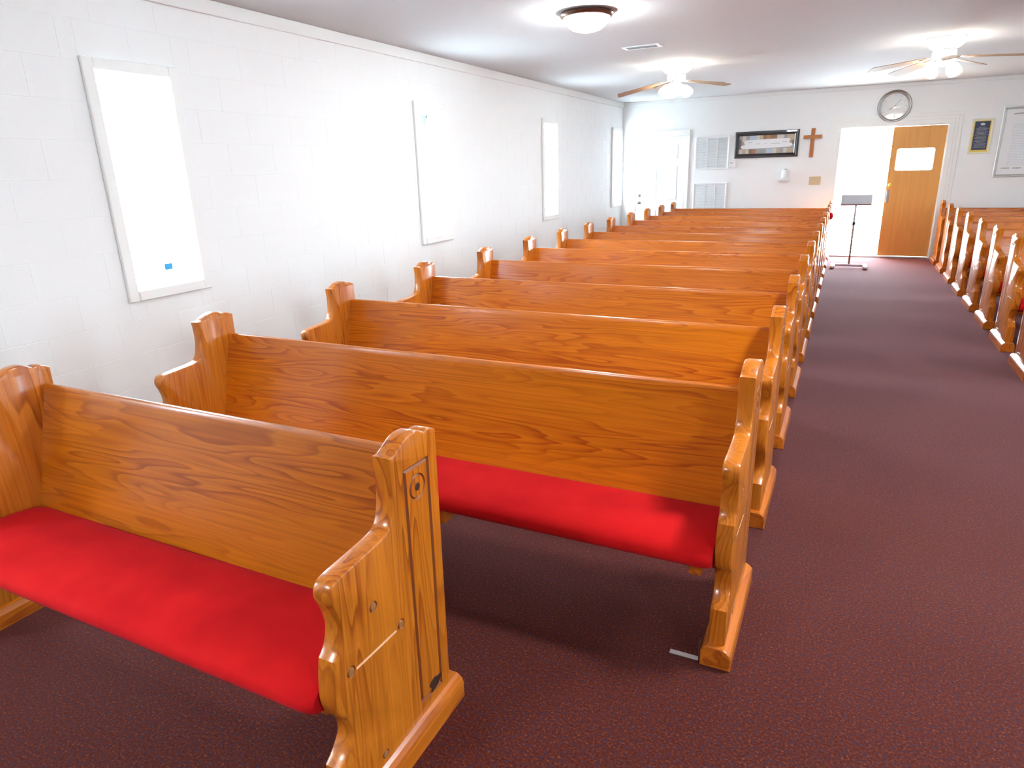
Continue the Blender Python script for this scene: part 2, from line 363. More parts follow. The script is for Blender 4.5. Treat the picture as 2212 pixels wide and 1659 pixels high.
BACK = [(-0.075, 0.345), (0.036, 0.770), (0.036, 0.785), (0.040, 0.793), (0.049, 0.796), (0.058, 0.793), (0.063, 0.785), (0.063, 0.775), (-0.052, 0.340)]
CUSH = [(-0.35, 0.328), (-0.385, 0.332), (-0.412, 0.345), (-0.422, 0.366), (-0.414, 0.388), (-0.392, 0.402), (-0.34, 0.411), (-0.24, 0.408), (-0.14, 0.400), (-0.085, 0.392), (-0.066, 0.384), (-0.066, 0.345), (-0.09, 0.328)]
def child(name, me, parent, loc=(0, 0, 0), sx=1):
    o = bpy.data.objects.new(name, me); COL.objects.link(o); o.parent = parent; o.location = loc
    if sx < 0: o.rotation_euler = (0, 0, 0); o.scale = (-1, 1, 1)
    return o
def flip_mesh(me, name):
    """a mirrored copy of a mesh, with its faces turned the right way"""
    m2 = me.copy(); m2.name = name
    m2.transform(Matrix.Scale(-1, 4, (1, 0, 0))); m2.flip_normals(); return m2
ME_END_L = flip_mesh(ME_END, 'end_panel_mirrored'); ME_BASE_L = flip_mesh(ME_BASE, 'base_mirrored')
CARVE = [(-0.235, 0.544), (-0.136, 0.425), (-0.334, 0.433), (-0.247, 0.105)]
def make_pew(length, back_up=0.0, bmat='board'):
    """root at the inner face of the left end, x = 0 .. length between the two ends"""
    L = length
    root = thing('church_pew', '', 'pew')
    r = child('end_panel', ME_END, root, (L, 0, 0)); l = child('end_panel', ME_END_L, root, (0, 0, 0))
    for e, s, bme in ((r, 1, ME_BASE), (l, -1, ME_BASE_L)):
        child('base_block', bme, e)
        child('rosette_eye', ME_EYE, e, (s*0.0525, -0.017, 0.762), s)
        for y, z in CARVE: child('screw_plug', ME_PLUG, e, (s*0.0525, y, z), s)
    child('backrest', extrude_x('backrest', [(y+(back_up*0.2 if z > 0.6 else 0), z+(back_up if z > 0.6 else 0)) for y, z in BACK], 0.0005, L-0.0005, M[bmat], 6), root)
    child('seat_cushion', extrude_x('seat_cushion', CUSH, 0.004, L-0.004, M['red'], 24, 60, 0.035, lambda x, y, z: 0.004*math.sin(x*2.3)*math.sin((y+0.2)*9) if z > 0.39 else 0), root)
    bm = bmesh.new(); box(bm, 0.001, L-0.001, -0.335, -0.060, 0.303, 0.3275, 0.004); child('seat_board', link('seat_board', bm, M['board']).data, root)
    if L > 2:
        bm = bmesh.new(); box(bm, L*0.58-0.02, L*0.58+0.02, -0.33, -0.10, 0.235, 0.3025, 0.003); child('cleat', link('cleat', bm, M['base']).data, root)
    bm = bmesh.new(); box(bm, L-0.085, L-0.045, -0.33, -0.10, 0.262, 0.3025, 0.003); child('cleat', link('cleat', bm, M['base']).data, root)
    for o in list(COL.objects):
        if o.name.split('.')[0] in ('seat_board', 'cleat') and o.parent is None: bpy.data.objects.remove(o)
    return root

# ------------------------------------------------------------------ the setting
TH = 0.20
def wall_with_holes(name, axis, pos, out, u0, u1, z0, z1, holes, mat):
    """a wall of thickness TH behind the plane pos (out = +1/-1 away from the room), holes = (ua, ub, za, zb)"""
    bm = bmesh.new(); p0, p1 = sorted((pos, pos+out*TH))
    def bx(ua, ub, za, zb):
        if ub-ua < 1e-4 or zb-za < 1e-4: return
        if axis == 'x': box(bm, p0, p1, ua, ub, za, zb)
        else: box(bm, ua, ub, p0, p1, za, zb)
    cur = u0
    for ua, ub, za, zb in sorted(holes):
        bx(cur, ua, z0, z1); bx(ua, ub, z0, za); bx(ua, ub, zb, z1); cur = ub
    bx(cur, u1, z0, z1)
    return struct(link(name, bm, mat))
bm = bmesh.new(); box(bm, XL-TH, XR+TH, YF-TH, YB, -0.12, 0.0); struct(link('floor', bm, M['carpet']))
bm = bmesh.new(); box(bm, XL-TH, XR+TH, YF-TH, YB+TH, ZC, ZC+0.15); struct(link('ceiling', bm, M['ceiling']))
hw = WW/2
JO = 0.0011
wall_l = wall_with_holes('wall_left', 'x', XL-JO, -1, YF, YB+TH, 0, ZC, [(y-hw, y+hw, WZ0, WZ1) for y in WIN_L], M['wall'])
wall_with_holes('wall_right', 'x', XR, 1, YF, YB+TH, 0, ZC, [(y-hw, y+hw, WZ0, WZ1) for y in WIN_R], M['wall'])
wall_b = wall_with_holes('wall_back', 'y', YB, 1, XL-JO, XR, 0, ZC, [(-0.20, 1.255, 0.0, 2.005)], M['wall'])
wall_with_holes('wall_front', 'y', YF, -1, XL, XR, 0, ZC, [], M['dark_front'])
# painted concrete blocks on the left wall, running bond, cut round the window frames
def block_mesh(cache, ly, lz):
    k = (round(ly, 3), round(lz, 3))
    if k not in cache:
        b = bmesh.new(); d, c = JO, 0.0010
        o = [b.verts.new((0, y, z)) for y, z in ((0, 0), (ly, 0), (ly, lz), (0, lz))]; i = [b.verts.new((d, y, z)) for y, z in ((c, c), (ly-c, c), (ly-c, lz-c), (c, lz-c))]
        bridge(b, o, i); b.faces.new(i); b.faces.new(o[::-1]); bmesh.ops.recalc_face_normals(b, faces=b.faces)
        me = bpy.data.meshes.new('block'); b.to_mesh(me); b.free(); me.materials.append(M['block']); cache[k] = me
    return cache[k]
cache, pieces = {}, []
FR = [(y-hw-0.062, y+hw+0.062, 0.835, 2.185) for y in WIN_L]
PZ, PY, G = 0.2035, 0.404, 0.0032
k = 0; z = 0.122-PZ
while z < 2.52:
    za, zb = max(0.0, z), min(2.526, z+PZ)
    y = -1.0 + (PY/2 if k % 2 else 0)
    while y < YB:
        ya, yb = y, min(YB, y+PY)
        parts = [(ya, yb, za, zb)]
        for f0, f1, g0, g1 in FR:
            nxt = []
            for a, b_, c_, d_ in parts:
                if b_ <= f0 or a >= f1 or d_ <= g0 or c_ >= g1: nxt.append((a, b_, c_, d_)); continue
                if a < f0: nxt.append((a, f0, c_, d_))
                if b_ > f1: nxt.append((f1, b_, c_, d_))
                a2, b2 = max(a, f0), min(b_, f1)
                if c_ < g0: nxt.append((a2, b2, c_, g0))
                if d_ > g1: nxt.append((a2, b2, g1, d_))
            parts = nxt
        pieces += [p for p in parts if p[1]-p[0] > 0.02 and p[3]-p[2] > 0.02]
        y += PY
    z += PZ; k += 1
pieces.sort(key=lambda p: (p[0] < 0.7, p[0]))
rest = bmesh.new()
for i, (a, b_, c_, d_) in enumerate(pieces):
    if i < 295:
        o = bpy.data.objects.new('block', block_mesh(cache, b_-a-G, d_-c_-G)); COL.objects.link(o); o.parent = wall_l; o.location = (XL-JO, a+G/2, c_+G/2)
    else:
        rest.from_mesh(block_mesh(cache, b_-a-G, d_-c_-G)); rest.verts.ensure_lookup_table()
        for v in rest.verts[-8:]: v.co += Vector((XL-JO, a+G/2, c_+G/2))
o = link('far_blocks', rest, M['block'], wall_l); o['kind'] = 'stuff'
# boards along the ceiling
def trim(n, a, bev=0.006): 
    return struct(bxo('trim_%d' % n, a, M['trim'], bev=bev, seg=2))
trim(1, (XL-0.003, XL+0.022, YF, YB-0.0005, 2.526, ZC-0.0005)); trim(2, (XL+0.0225, XR-0.023, YB-0.018, YB-0.0002, 2.555, ZC-0.0005)); trim(3, (XR-0.022, XR-0.0002, YF, YB-0.0005, 2.526, ZC-0.0005))
for n, a in (('baseboard_back', (-1.95, -0.372, YB-0.014, YB-0.0002, 0.0, 0.09)), ('baseboard_right', (XR-0.014, XR-0.0002, YF, YB-0.015, 0.0, 0.09)), ('baseboard_left', (XL+0.0005, XL+0.014, YF, YB-0.015, 0.0, 0.09))):
    struct(bxo(n, a, M['trim'], bev=0.003))
# windows: deep reveal, flat casing, sill nose, one pane
def window(n, side, y, extra=None):
    s = 1 if side == 'l' else -1; x0 = (XL if side == 'l' else XR)
    root = bpy.data.objects.new('window_%d' % n, None); COL.objects.link(root); root.location = (x0, y, WZ0); root['kind'] = 'structure'
    def b(name, xa, xb, ya, yb, za, zb, mat, bev=0.0):
        xa, xb = sorted((s*xa, s*xb)); return bxo(name, (xa, xb, ya, yb, za-WZ0, zb-WZ0), mat, root, bev)
    cw = 0.062
    b('casing', 0.0005, 0.024, -hw-cw, -hw, 0.84, WZ1+cw, M['casing'], 0.004); b('casing', 0.0005, 0.024, hw, hw+cw, 0.84, WZ1+cw, M['casing'], 0.004)
    b('casing', 0.0005, 0.024, -hw, hw, WZ1, WZ1+cw, M['casing'], 0.004)
    b('sill', -0.10, 0.034, -hw, hw, 0.872, WZ0, M['casing'], 0.003) if False else b('sill', 0.0005, 0.030, -hw, hw, 0.84, WZ0, M['casing'], 0.006)
    for ya, yb in ((-hw, -hw+0.018), (hw-0.018, hw)): b('sash_stile', -0.15, -0.10, ya, yb, WZ0, WZ1, M['trim'], 0.002)
    for za, zb in ((WZ0, WZ0+0.018), (WZ1-0.018, WZ1)): b('sash_rail', -0.15, -0.10, -hw+0.018, hw-0.018, za, zb, M['trim'], 0.002)
    b('pane', -0.128, -0.122, -hw+0.018, hw-0.018, WZ0+0.018, WZ1-0.018, M['pane'])
    return root
for i, y in enumerate(WIN_L): window(i+1, 'l', y)
for i, y in enumerate(WIN_R): window(i+len(WIN_L)+1, 'r', y)
# ground outside
bm = bmesh.new(); box(bm, -60, 60, -60, 70, -0.35, -0.14); struct(link('ground', bm, M['concrete']))

# ------------------------------------------------------------------ pews
ROWS = {2: 2.25, 3: 3.20, 4: 4.145, 5: 5.09, 6: 6.01, 7: 6.87, 8: 7.72, 9: 8.58, 10: 9.49, 11: 10.38, 12: 11.27, 13: 12.13}
XI = -2.708
ordin = {2: 'second', 3: 'third', 4: 'fourth', 5: 'fifth', 6: 'sixth', 7: 'seventh', 8: 'eighth', 9: 'ninth', 10: 'tenth', 11: 'eleventh', 12: 'twelfth', 13: 'last'}
GL, GR = 'pews of the left block', 'pews of the right block'
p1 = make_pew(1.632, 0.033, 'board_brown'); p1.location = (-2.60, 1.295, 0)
p1['label'] = 'nearest church pew, shorter than the rest, carved end panel and bright red seat'; p1['group'] = GL
e1 = max((c for c in p1.children if c.name.startswith('end_panel')), key=lambda c: c.location.x)
child('wood_knot', ME_KNOT, e1, (0.0532, -0.005, 0.135))
p2 = make_pew(2.46); p2.location = (XI, ROWS[2], 0); p2['group'] = GL
p2['label'] = 'full-length pew right behind the short front pew, crimson seat in view'
for i in range(3, 14):
    c = copy_tree(p2); c.location = (XI, ROWS[i], 0)
    c['label'] = ('orange pine pew in the left block, %s row from the front' % ordin[i]) if i < 13 else 'orange pine pew in the left block, last row against the back wall'
bm = bmesh.new(); box(bm, -0.098, -0.002, -0.412, -0.392, 0.0, 0.004); box(bm, -0.0055, -0.0015, -0.412, -0.392, 0.004, 0.08)
o = link('floor_bracket', bm, M['nickel'], p2, loc=(2.441, 0, 0)); o['label'] = 'metal angle bracket screwed to the floor'
nth = {6: 'nearest row in view, cut by the picture edge', 7: 'second row in view', 8: 'third row in view', 9: 'fourth row in view', 10: 'fifth row in view', 11: 'third row from the back wall', 12: 'second row from the back wall', 13: 'last row beside the wooden door'}
for i in range(6, 14):
    c = copy_tree(p2); c.location = (1.333, ROWS[i], 0); c['group'] = GR
    for ch in c.children:
        if ch.name.startswith('floor_bracket'): bpy.data.objects.remove(ch); break
    c['label'] = 'pew right of the aisle, ' + nth[i]
# the small red pad on the arm of a far pew
bm = bmesh.new()
bmesh.ops.create_uvsphere(bm, u_segments=18, v_segments=10, radius=1.0)
for v in bm.verts:
    v.co.x *= 0.05; v.co.y *= 0.075; v.co.z *= 0.055
o = link('pew_pad', bm, M['red'], smooth=60, loc=(XI+2.46+0.045, ROWS[12]-0.27, 0.756)); o['label'] = 'small round red pad on the aisle arm of a far pew'; o['category'] = 'cushion'

# ------------------------------------------------------------------ double door in the back wall
DX0, DX1, DZ = -0.187, 1.243, 1.995
fr = struct(thing('door_1', '', 'x', (0, YB, 0)));
for k_ in ('label', 'category'): del fr[k_]
for j, (wd, pr) in enumerate(((0.165, 0.012), (0.115, 0.020), (0.07, 0.027))):
    bm = bmesh.new()
    for a in ((DX0-0.013-wd, DX0-0.013-(0 if j == 2 else (0.115 if j == 0 else 0.07)), 0, DZ+0.01+(0.115 if j == 0 else 0.07 if j == 1 else 0)),
              (DX1+0.012+(0 if j == 2 else (0.115 if j == 0 else 0.07)), DX1+0.012+wd, 0, DZ+0.01+(0.115 if j == 0 else 0.07 if j == 1 else 0)),
              (DX0-0.013-wd, DX1+0.012+wd, DZ+0.01+(0.115 if j == 0 else 0.07 if j == 1 else 0), DZ+0.01+wd)):
        box(bm, a[0], a[1], -pr, -0.0003, a[2], a[3], 0.003)
    link('casing_moulding', bm, M['casing'], fr)
bm = bmesh.new(); box(bm, DX0-0.0125, DX0, 0.0, 0.16, 0, DZ+0.0095); box(bm, DX1, DX1+0.0115, 0.0, 0.16, 0, DZ+0.0095); box(bm, DX0, DX1, 0.0, 0.16, DZ, DZ+0.0095); link('jamb', bm, M['casing'], fr)
bm = bmesh.new(); box(bm, DX0, DX1, -0.02, 0.16, 0.0005, 0.022, 0.005); link('threshold', bm, M['silverframe'], fr)
def door_leaf(name, parent, xh, s):
    """leaf hinged at local x=0, reaching to s*0.71, with a round-cornered lite near the top"""
    root = bpy.data.objects.new(name, None); COL.objects.link(root); root.parent = parent; root.location = (xh, 0.045, 0)
    return root
def leaf_mesh(mirror=False):
    wl, z0, z1, t = 0.708, 0.026, 1.990, 0.044
    def rrect(a, b, c, d, r, n=4):
        out = []
        for cx, cz, a0 in ((b-r, c+r, -PI/2), (b-r, d-r, 0), (a+r, d-r, PI/2), (a+r, c+r, PI)):
            out += [Vector((cx+r*math.cos(a0+PI/2*i/n), cz+r*math.sin(a0+PI/2*i/n))) for i in range(n+1)]
        return out
    outer = [Vector(p) for p in ((0, z0), (wl, z0), (wl, z1), (0, z1))]; hole = rrect(0.085, 0.59, 1.345, 1.668, 0.03)
    bm = bmesh.new(); loops = []
    for y in (0.0, t):
        vl = [[bm.verts.new((p.x, y, p.y)) for p in l] for l in (outer, hole)]; flat = vl[0]+vl[1]
        for tr in tessellate_polygon([[Vector((p.x, p.y, 0)) for p in l] for l in (outer, hole)]):
            try: bm.faces.new([flat[i] for i in tr])
            except ValueError: pass
        loops.append(vl)
    bridge(bm, loops[0][0], loops[1][0]); bridge(bm, loops[0][1], loops[1][1]); bmesh.ops.recalc_face_normals(bm, faces=bm.faces)
    return bm, hole
def lite_mesh(hole):
    bm = bmesh.new()
    A = [bm.verts.new((p.x, 0.018, p.y)) for p in hole]; B = [bm.verts.new((p.x, 0.023, p.y)) for p in hole]; bm.faces.new(A); bm.faces.new(B[::-1]); bridge(bm, A, B); bmesh.ops.recalc_face_normals(bm, faces=bm.faces); return bm
bm, hole = leaf_mesh(); leaf = link('door_leaf', bm, M['doorwood'], fr, loc=(DX0+0.722, 0.03, 0)); link('lite', lite_mesh(hole), M['pane'], leaf)
bm = bmesh.new(); box(bm, 0.015, 0.055, -0.006, -0.0002, 0.86, 1.06, 0.003); link('push_plate', bm, M['nickel'], leaf)
bm = bmesh.new(); lathe(bm, [(0.026, 0.0), (0.026, 0.008), (0.012, 0.012), (0.012, 0.035), (0.026, 0.045), (0.028, 0.058), (0.018, 0.068)], 16, (0.045, -0.0002, 1.13), axis='y'); bmesh.ops.recalc_face_normals(bm, faces=bm.faces); link('knob', bm, M['gold'], leaf, smooth=True)
bm, hole = leaf_mesh(); leaf2 = link('door_leaf', bm, M['doorwood'], fr, loc=(DX0+0.006, 0.17, 0)); leaf2.rotation_euler = (0, 0, math.radians(97)); link('lite', lite_mesh(hole), M['pane'], leaf2)

# white panelled door in the left corner of the back wall
d2 = struct(thing('door_2', '', 'x', (0, YB, 0)))
for k_ in ('label', 'category'): del d2[k_]
X0, X1, Z1 = -3.515, -2.665, 1.995
bm = bmesh.new(); box(bm, X0-0.095, X0-0.002, -0.018, -0.0003, 0, Z1+0.02, 0.004); box(bm, X1+0.002, X1+0.095, -0.018, -0.0003, 0, Z1+0.02, 0.004); box(bm, X0-0.095, X1+0.095, -0.018, -0.0003, Z1+0.02, Z1+0.115, 0.004); link('casing_moulding', bm, M['casing'], d2)
bm = bmesh.new(); box(bm, X0, X1, -0.008, -0.0003, 0.01, Z1+0.008, 0.002); leafw = link('door_leaf', bm, M['white'], d2)
for xa, xb in ((X0+0.11, X0+0.375), (X1-0.375, X1-0.11)):
    for za, zb in ((0.16, 0.78), (0.94, 1.52), (1.64, 1.87)):
        bm = bmesh.new(); box(bm, xa, xb, -0.0135, -0.0082, za, zb, 0.005); link('panel', bm, M['white'], leafw)
for z_, nm in ((1.02, 'deadbolt'), (0.895, 'knob')):
    bm = bmesh.new(); lathe(bm, [(0.030, 0.0), (0.030, 0.008), (0.012, 0.012), (0.012, 0.03), (0.027, 0.04), (0.027, 0.055), (0.015, 0.062)] if nm == 'knob' else [(0.028, 0.0), (0.026, 0.018), (0.012, 0.022)], 16, (X0+0.065, -0.0083, z_), axis='y')
    bmesh.ops.recalc_face_normals(bm, faces=bm.faces); link(nm, bm, M['nickel'], leafw, smooth=True)

# ------------------------------------------------------------------ things on the back wall
def frame_bm(x0, x1, z0, z1, wd, d, bev=0.004, inner=0.0):
    bm = bmesh.new()
    O = [(x0, z0), (x1, z0), (x1, z1), (x0, z1)]; I = [(x0+wd, z0+wd), (x1-wd, z0+wd), (x1-wd, z1-wd), (x0+wd, z1-wd)]
    def mid(k, a): return [((1-k)*o[0]+k*i[0], (1-k)*o[1]+k*i[1], a) for o, i in zip(O, I)]
    rings = [[bm.verts.new((x, y, z)) for x, z, y in [(p[0], p[1], p[2]) for p in r]] for r in (mid(0, -0.0003), mid(0, -d*0.75), mid(0.15, -d), mid(0.45, -d), mid(0.6, -d*0.7), mid(0.85, -d*0.75), mid(1, -d*0.5), mid(1, -0.0003))]
    for a, b in zip(rings, rings[1:]+rings[:1]): bridge(bm, a, b)
    bmesh.ops.recalc_face_normals(bm, faces=bm.faces); return bm
def flat(name, x0, x1, z0, z1, y, mat, parent, t=0.0012):
    return bxo(name, (x0, x1, y-t, y, z0, z1), mat, parent)
# wide black frame with a scroll picture
t = thing('framed_picture', 'wide black framed picture with a pale scroll, left of the wooden cross', 'picture', (-1.312, YB, 1.815)); t.rotation_euler = (0, 0, 0)
link('frame', frame_bm(-0.50, 0.50, -0.21, 0.21, 0.066, 0.034), M['black'], t)
keys = ['art_grey', 'art_pale', 'art_blue', 'art_tan', 'art_brown', 'art_rust', 'art_dark', 'paper', 'greyink']
bm = bmesh.new(); mats = [M[k] for k in keys]; ix = {k: i for i, k in enumerate(keys)}
box(bm, -0.446, 0.446, -0.010, -0.001, -0.156, 0.156, mi=0)
top = ['art_grey', 'art_pale', 'art_grey', 'art_blue', 'art_blue', 'art_pale', 'art_tan', 'art_brown', 'art_rust', 'art_brown', 'art_brown', 'art_pale', 'art_pale', 'art_grey', 'art_tan', 'art_tan']
bot = ['art_pale', 'art_tan', 'art_pale', 'art_brown', 'art_rust', 'art_grey', 'art_grey', 'art_grey', 'art_blue', 'art_blue', 'art_pale', 'art_tan', 'art_grey', 'art_pale', 'art_tan', 'art_tan']
def quad(b, pts, y, mi): b.faces.new([b.verts.new((p[0], y, p[1])) for p in pts]).material_index = mi
for i in range(16):
    xa, xb = -0.446+i*0.892/16, -0.446+(i+1)*0.892/16; s_ = 0.006*math.sin(i*2.1)
    quad(bm, ((xa, 0.055), (xb+s_, 0.055), (xb-s_, 0.156), (xa, 0.156)), -0.0102, ix[top[i]])
    quad(bm, ((xa, -0.156), (xb-s_, -0.156), (xb+s_, -0.075), (xa, -0.075)), -0.0102, ix[bot[i]])
quad(bm, ((-0.446, -0.07), (-0.40, -0.07), (-0.41, 0.09), (-0.446, 0.10)), -0.0104, ix['art_dark']); quad(bm, ((0.41, -0.01), (0.446, -0.01), (0.446, 0.07), (0.40, 0.05)), -0.0104, ix['art_brown'])
sc_pts = [(-0.38, -0.07), (-0.42, -0.045), (-0.41, -0.015), (-0.35, 0.0), (-0.37, 0.05), (-0.33, 0.078), (0.0, 0.088), (0.34, 0.092), (0.38, 0.075), (0.36, 0.02), (0.41, 0.0), (0.42, -0.03), (0.38, -0.055), (0.0, -0.068)]
quad(bm, sc_pts, -0.0108, ix['paper'])
rnd = random.Random(3)
for zz, xs in ((0.036, ((-0.30, -0.24), (0.26, 0.33))), (0.012, ((-0.17, -0.11), (-0.02, 0.0), (0.08, 0.21)))):
    for xa, xb in xs:
        x = xa
        while x < xb:
            wdt = rnd.uniform(0.008, 0.02); quad(bm, ((x, zz-0.006), (x+wdt, zz-0.005), (x+wdt, zz+0.006), (x, zz+0.005)), -0.0110, ix['greyink']); x += wdt+0.005
bmesh.ops.recalc_face_normals(bm, faces=[f for f in bm.faces if len(f.verts) == 4 and f.material_index == 0][:6]); o = link('print', bm, mats, t); o.scale = (0.972, 1, 0.92)
# cross
t = thing('wooden_cross', 'small plain wooden wall cross right of the black framed picture', 'cross', (-0.608, YB, 1.81))
bxo('upright', (-0.028, 0.028, -0.018, -0.0003, -0.225, 0.220), M['crosswood'], t, 0.003)
bm = bmesh.new(); box(bm, -0.028, 0.028, -0.012, 0.0, -0.138, 0.138, 0.003); o = link('crossbar', bm, M['crosswood'], t, loc=(0.0, -0.0062, 0.088)); o.rotation_euler = (0, PI/2, 0); o.location = (0.0, -0.0182, 0.088)
# clock
t = thing('wall_clock', 'round silver-rimmed wall clock above the double door', 'clock', (0.497, YB, 2.288))
bm = bmesh.new(); lathe(bm, [(0.222, 0.0003), (0.232, 0.012), (0.232, 0.026), (0.222, 0.036), (0.205, 0.030), (0.198, 0.038), (0.188, 0.036), (0.184, 0.020), (0.184, 0.0003)], 48, axis='y', cap=False); bmesh.ops.recalc_face_normals(bm, faces=bm.faces); link('rim', bm, M['nickel'], t, smooth=50)
bm = bmesh.new(); lathe(bm, [(0.1835, 0.003), (0.1835, 0.010)], 40, axis='y'); bmesh.ops.recalc_face_normals(bm, faces=bm.faces); link('dial', bm, M['dial'], t)
bm = bmesh.new()
for i in range(12):
    a = i*PI/6; s_, c_ = math.sin(a), math.cos(a); r0, r1, hwid = 0.150, 0.168, 0.0035
    bm.faces.new([bm.verts.new((p[0], -0.0106, p[1])) for p in ((r0*s_-hwid*c_, r0*c_+hwid*s_), (r0*s_+hwid*c_, r0*c_-hwid*s_), (r1*s_+hwid*c_, r1*c_-hwid*s_), (r1*s_-hwid*c_, r1*c_+hwid*s_))])
link('hour_marks', bm, M['greyink'], t)
for nm, ang, ln, wd in (('hour_hand', math.radians(235), 0.085, 0.006), ('minute_hand', math.radians(40), 0.125, 0.004)):
    bm = bmesh.new(); box(bm, -wd, wd, -0.0135 if nm == 'hour_hand' else -0.0160, -0.0118 if nm == 'hour_hand' else -0.0145, -0.02, ln); o = link(nm, bm, M['greyink'], t); o.rotation_euler = (0, ang, 0)
bm = bmesh.new(); R_ = 0.184; lathe(bm, [(R_*math.cos(a), 0.022+0.034*math.sin(a)) for a in [PI/2*i/8 for i in range(8)]], 40, axis='y'); bmesh.ops.recalc_face_normals(bm, faces=bm.faces); link('dome_glass', bm, M['clockglass'], t, smooth=60)
# navy plaque
t = thing('wall_plaque', 'small navy plaque with gold edge in a cream frame, right of the door', 'plaque', (1.675, YB, 1.802))
link('frame', frame_bm(-0.135, 0.135, -0.245, 0.245, 0.028, 0.018), M['cream'], t)
bxo('gold_border', (-0.107, 0.107, -0.006, -0.0005, -0.217, 0.217), M['gold'], t); bxo('plate', (-0.096, 0.092, -0.0075, -0.0062, -0.190, 0.208), M['navy'], t)
bm = bmesh.new(); rnd = random.Random(11)
for i in range(17):
    zz = 0.125-i*0.0175; hwid = 0.045+0.035*abs(math.sin(i*1.3)); x = -hwid
    while x < hwid-0.004:
        wdt = rnd.uniform(0.006, 0.016); quad(bm, ((x, zz-0.004), (x+wdt, zz-0.004), (x+wdt, zz+0.004), (x, zz+0.004)), -0.0079, 0); x += wdt+0.004
link('lettering', bm, M['ink'], t)
bm = bmesh.new(); bm.faces.new([bm.verts.new((0.030*math.cos(2*PI*i/20), -0.0079, 0.168+0.018*math.sin(2*PI*i/20))) for i in range(20)]); link('emblem', bm, M['art_pale'], t)
# large framed document
t = thing('framed_document', 'large silver-framed white certificate at the right picture edge', 'document', (2.32, YB, 1.707))
link('frame', frame_bm(-0.42, 0.42, -0.487, 0.487, 0.038, 0.026), M['silverframe'], t)
bxo('paper', (-0.383, 0.383, -0.008, -0.0005, -0.450, 0.450), M['paper'], t)
bm = bmesh.new(); rnd = random.Random(5)
for i in range(26):
    zz = 0.24-i*0.022; x = -0.28+rnd.uniform(0, 0.03)
    while x < 0.27:
        wdt = rnd.uniform(0.015, 0.05); quad(bm, ((x, zz-0.003), (x+wdt, zz-0.003), (x+wdt, zz+0.003), (x, zz+0.003)), -0.0083, 0); x += wdt+0.008
link('lettering', bm, M['blueink'], t)
bm = bmesh.new()
for xa in (-0.33, -0.19, -0.04, 0.12, 0.25):
    x = xa
    for k_ in range(5):
        quad(bm, ((x, -0.372+0.006*math.sin(k_*2)), (x+0.018, -0.375), (x+0.02, -0.352), (x+0.003, -0.356)), -0.0083, 0); x += 0.021
for xa, xb in ((-0.29, -0.16), (-0.08, 0.16)): quad(bm, ((xa, 0.372), (xb, 0.376), (xb, 0.398), (xa, 0.392)), -0.0083, 0)
link('signatures', bm, M['greyink'], t)['kind'] = 'stuff'
# light switch plate
t = thing('switch_plate', 'tan light switch plate on the wall below the cross', 'switch', (-0.512, YB, 1.217))
bxo('plate', (-0.088, 0.088, -0.007, -0.0003, -0.066, 0.066), M['tan'], t, 0.003)
for k_ in (-1, 0, 1): bxo('toggle', (k_*0.046-0.006, k_*0.046+0.006, -0.016, -0.0072, -0.012, 0.010), M['tan'], t, 0.002)
# thermostat
t = thing('thermostat', 'small white thermostat beside the upper air grille', 'thermostat', (-1.835, YB, 1.522))
bxo('body', (-0.055, 0.055, -0.028, -0.0003, -0.055, 0.060), M['white'], t, 0.006, 2); bxo('display', (-0.038, 0.018, -0.0295, -0.0282, 0.002, 0.026), M['shadowgrey'], t)
# dispenser
t = thing('wall_dispenser', 'white wall dispenser with a drip tray, left of the switch plate', 'dispenser', (-0.98, YB, 1.30))
bxo('back_plate', (-0.06, 0.06, -0.012, -0.0003, -0.06, 0.10), M['white'], t, 0.004)
bm = bmesh.new(); lathe(bm, [(0.046, -0.025), (0.05, 0.0), (0.05, 0.08), (0.042, 0.098)], 20, (0, -0.064, 0)); bmesh.ops.recalc_face_normals(bm, faces=bm.faces); link('reservoir', bm, M['white'], t, smooth=40)
bm = bmesh.new(); lathe(bm, [(0.016, 0.0985), (0.02, 0.104), (0.02, 0.116), (0.012, 0.122)], 14, (0.01, -0.064, 0)); bmesh.ops.recalc_face_normals(bm, faces=bm.faces); link('cap', bm, M['shadowgrey'], t, smooth=40)
bm = bmesh.new(); lathe(bm, [(0.055, -0.090), (0.085, -0.080), (0.095, -0.062), (0.090, -0.061), (0.06, -0.078)], 24, (-0.01, -0.0962, 0)); bmesh.ops.recalc_face_normals(bm, faces=bm.faces); link('drip_tray', bm, M['white'], t, smooth=40)
# two return-air grilles
def grille(zc, label):
    t = thing('air_grille', label, 'vent', (-2.185, YB, zc), 'return air grilles on the back wall')
    link('frame', frame_bm(-0.285, 0.285, -0.275, 0.275, 0.032, 0.014), M['grille'], t)
    bxo('backing', (-0.252, 0.252, -0.002, -0.0003, -0.242, 0.242), M['shadowgrey'], t)
    bm = bmesh.new()
    for i in range(26):
        zz = -0.236+i*0.0186
        v = [bm.verts.new(p) for p in ((-0.252, -0.012, zz-0.008), (0.252, -0.012, zz-0.008), (0.252, -0.003, zz+0.006), (-0.252, -0.003, zz+0.006))]; bm.faces.new(v)
    o = link('slats', bm, M['grille'], t); o['kind'] = 'stuff'
    for x in (-0.085, 0.085): bxo('mullion', (x-0.006, x+0.006, -0.0135, -0.0121, -0.242, 0.242), M['grille'], t)
grille(1.708, 'upper white louvred air grille, left of the framed picture'); grille(0.94, 'lower white louvred air grille, half hidden by the last pew')

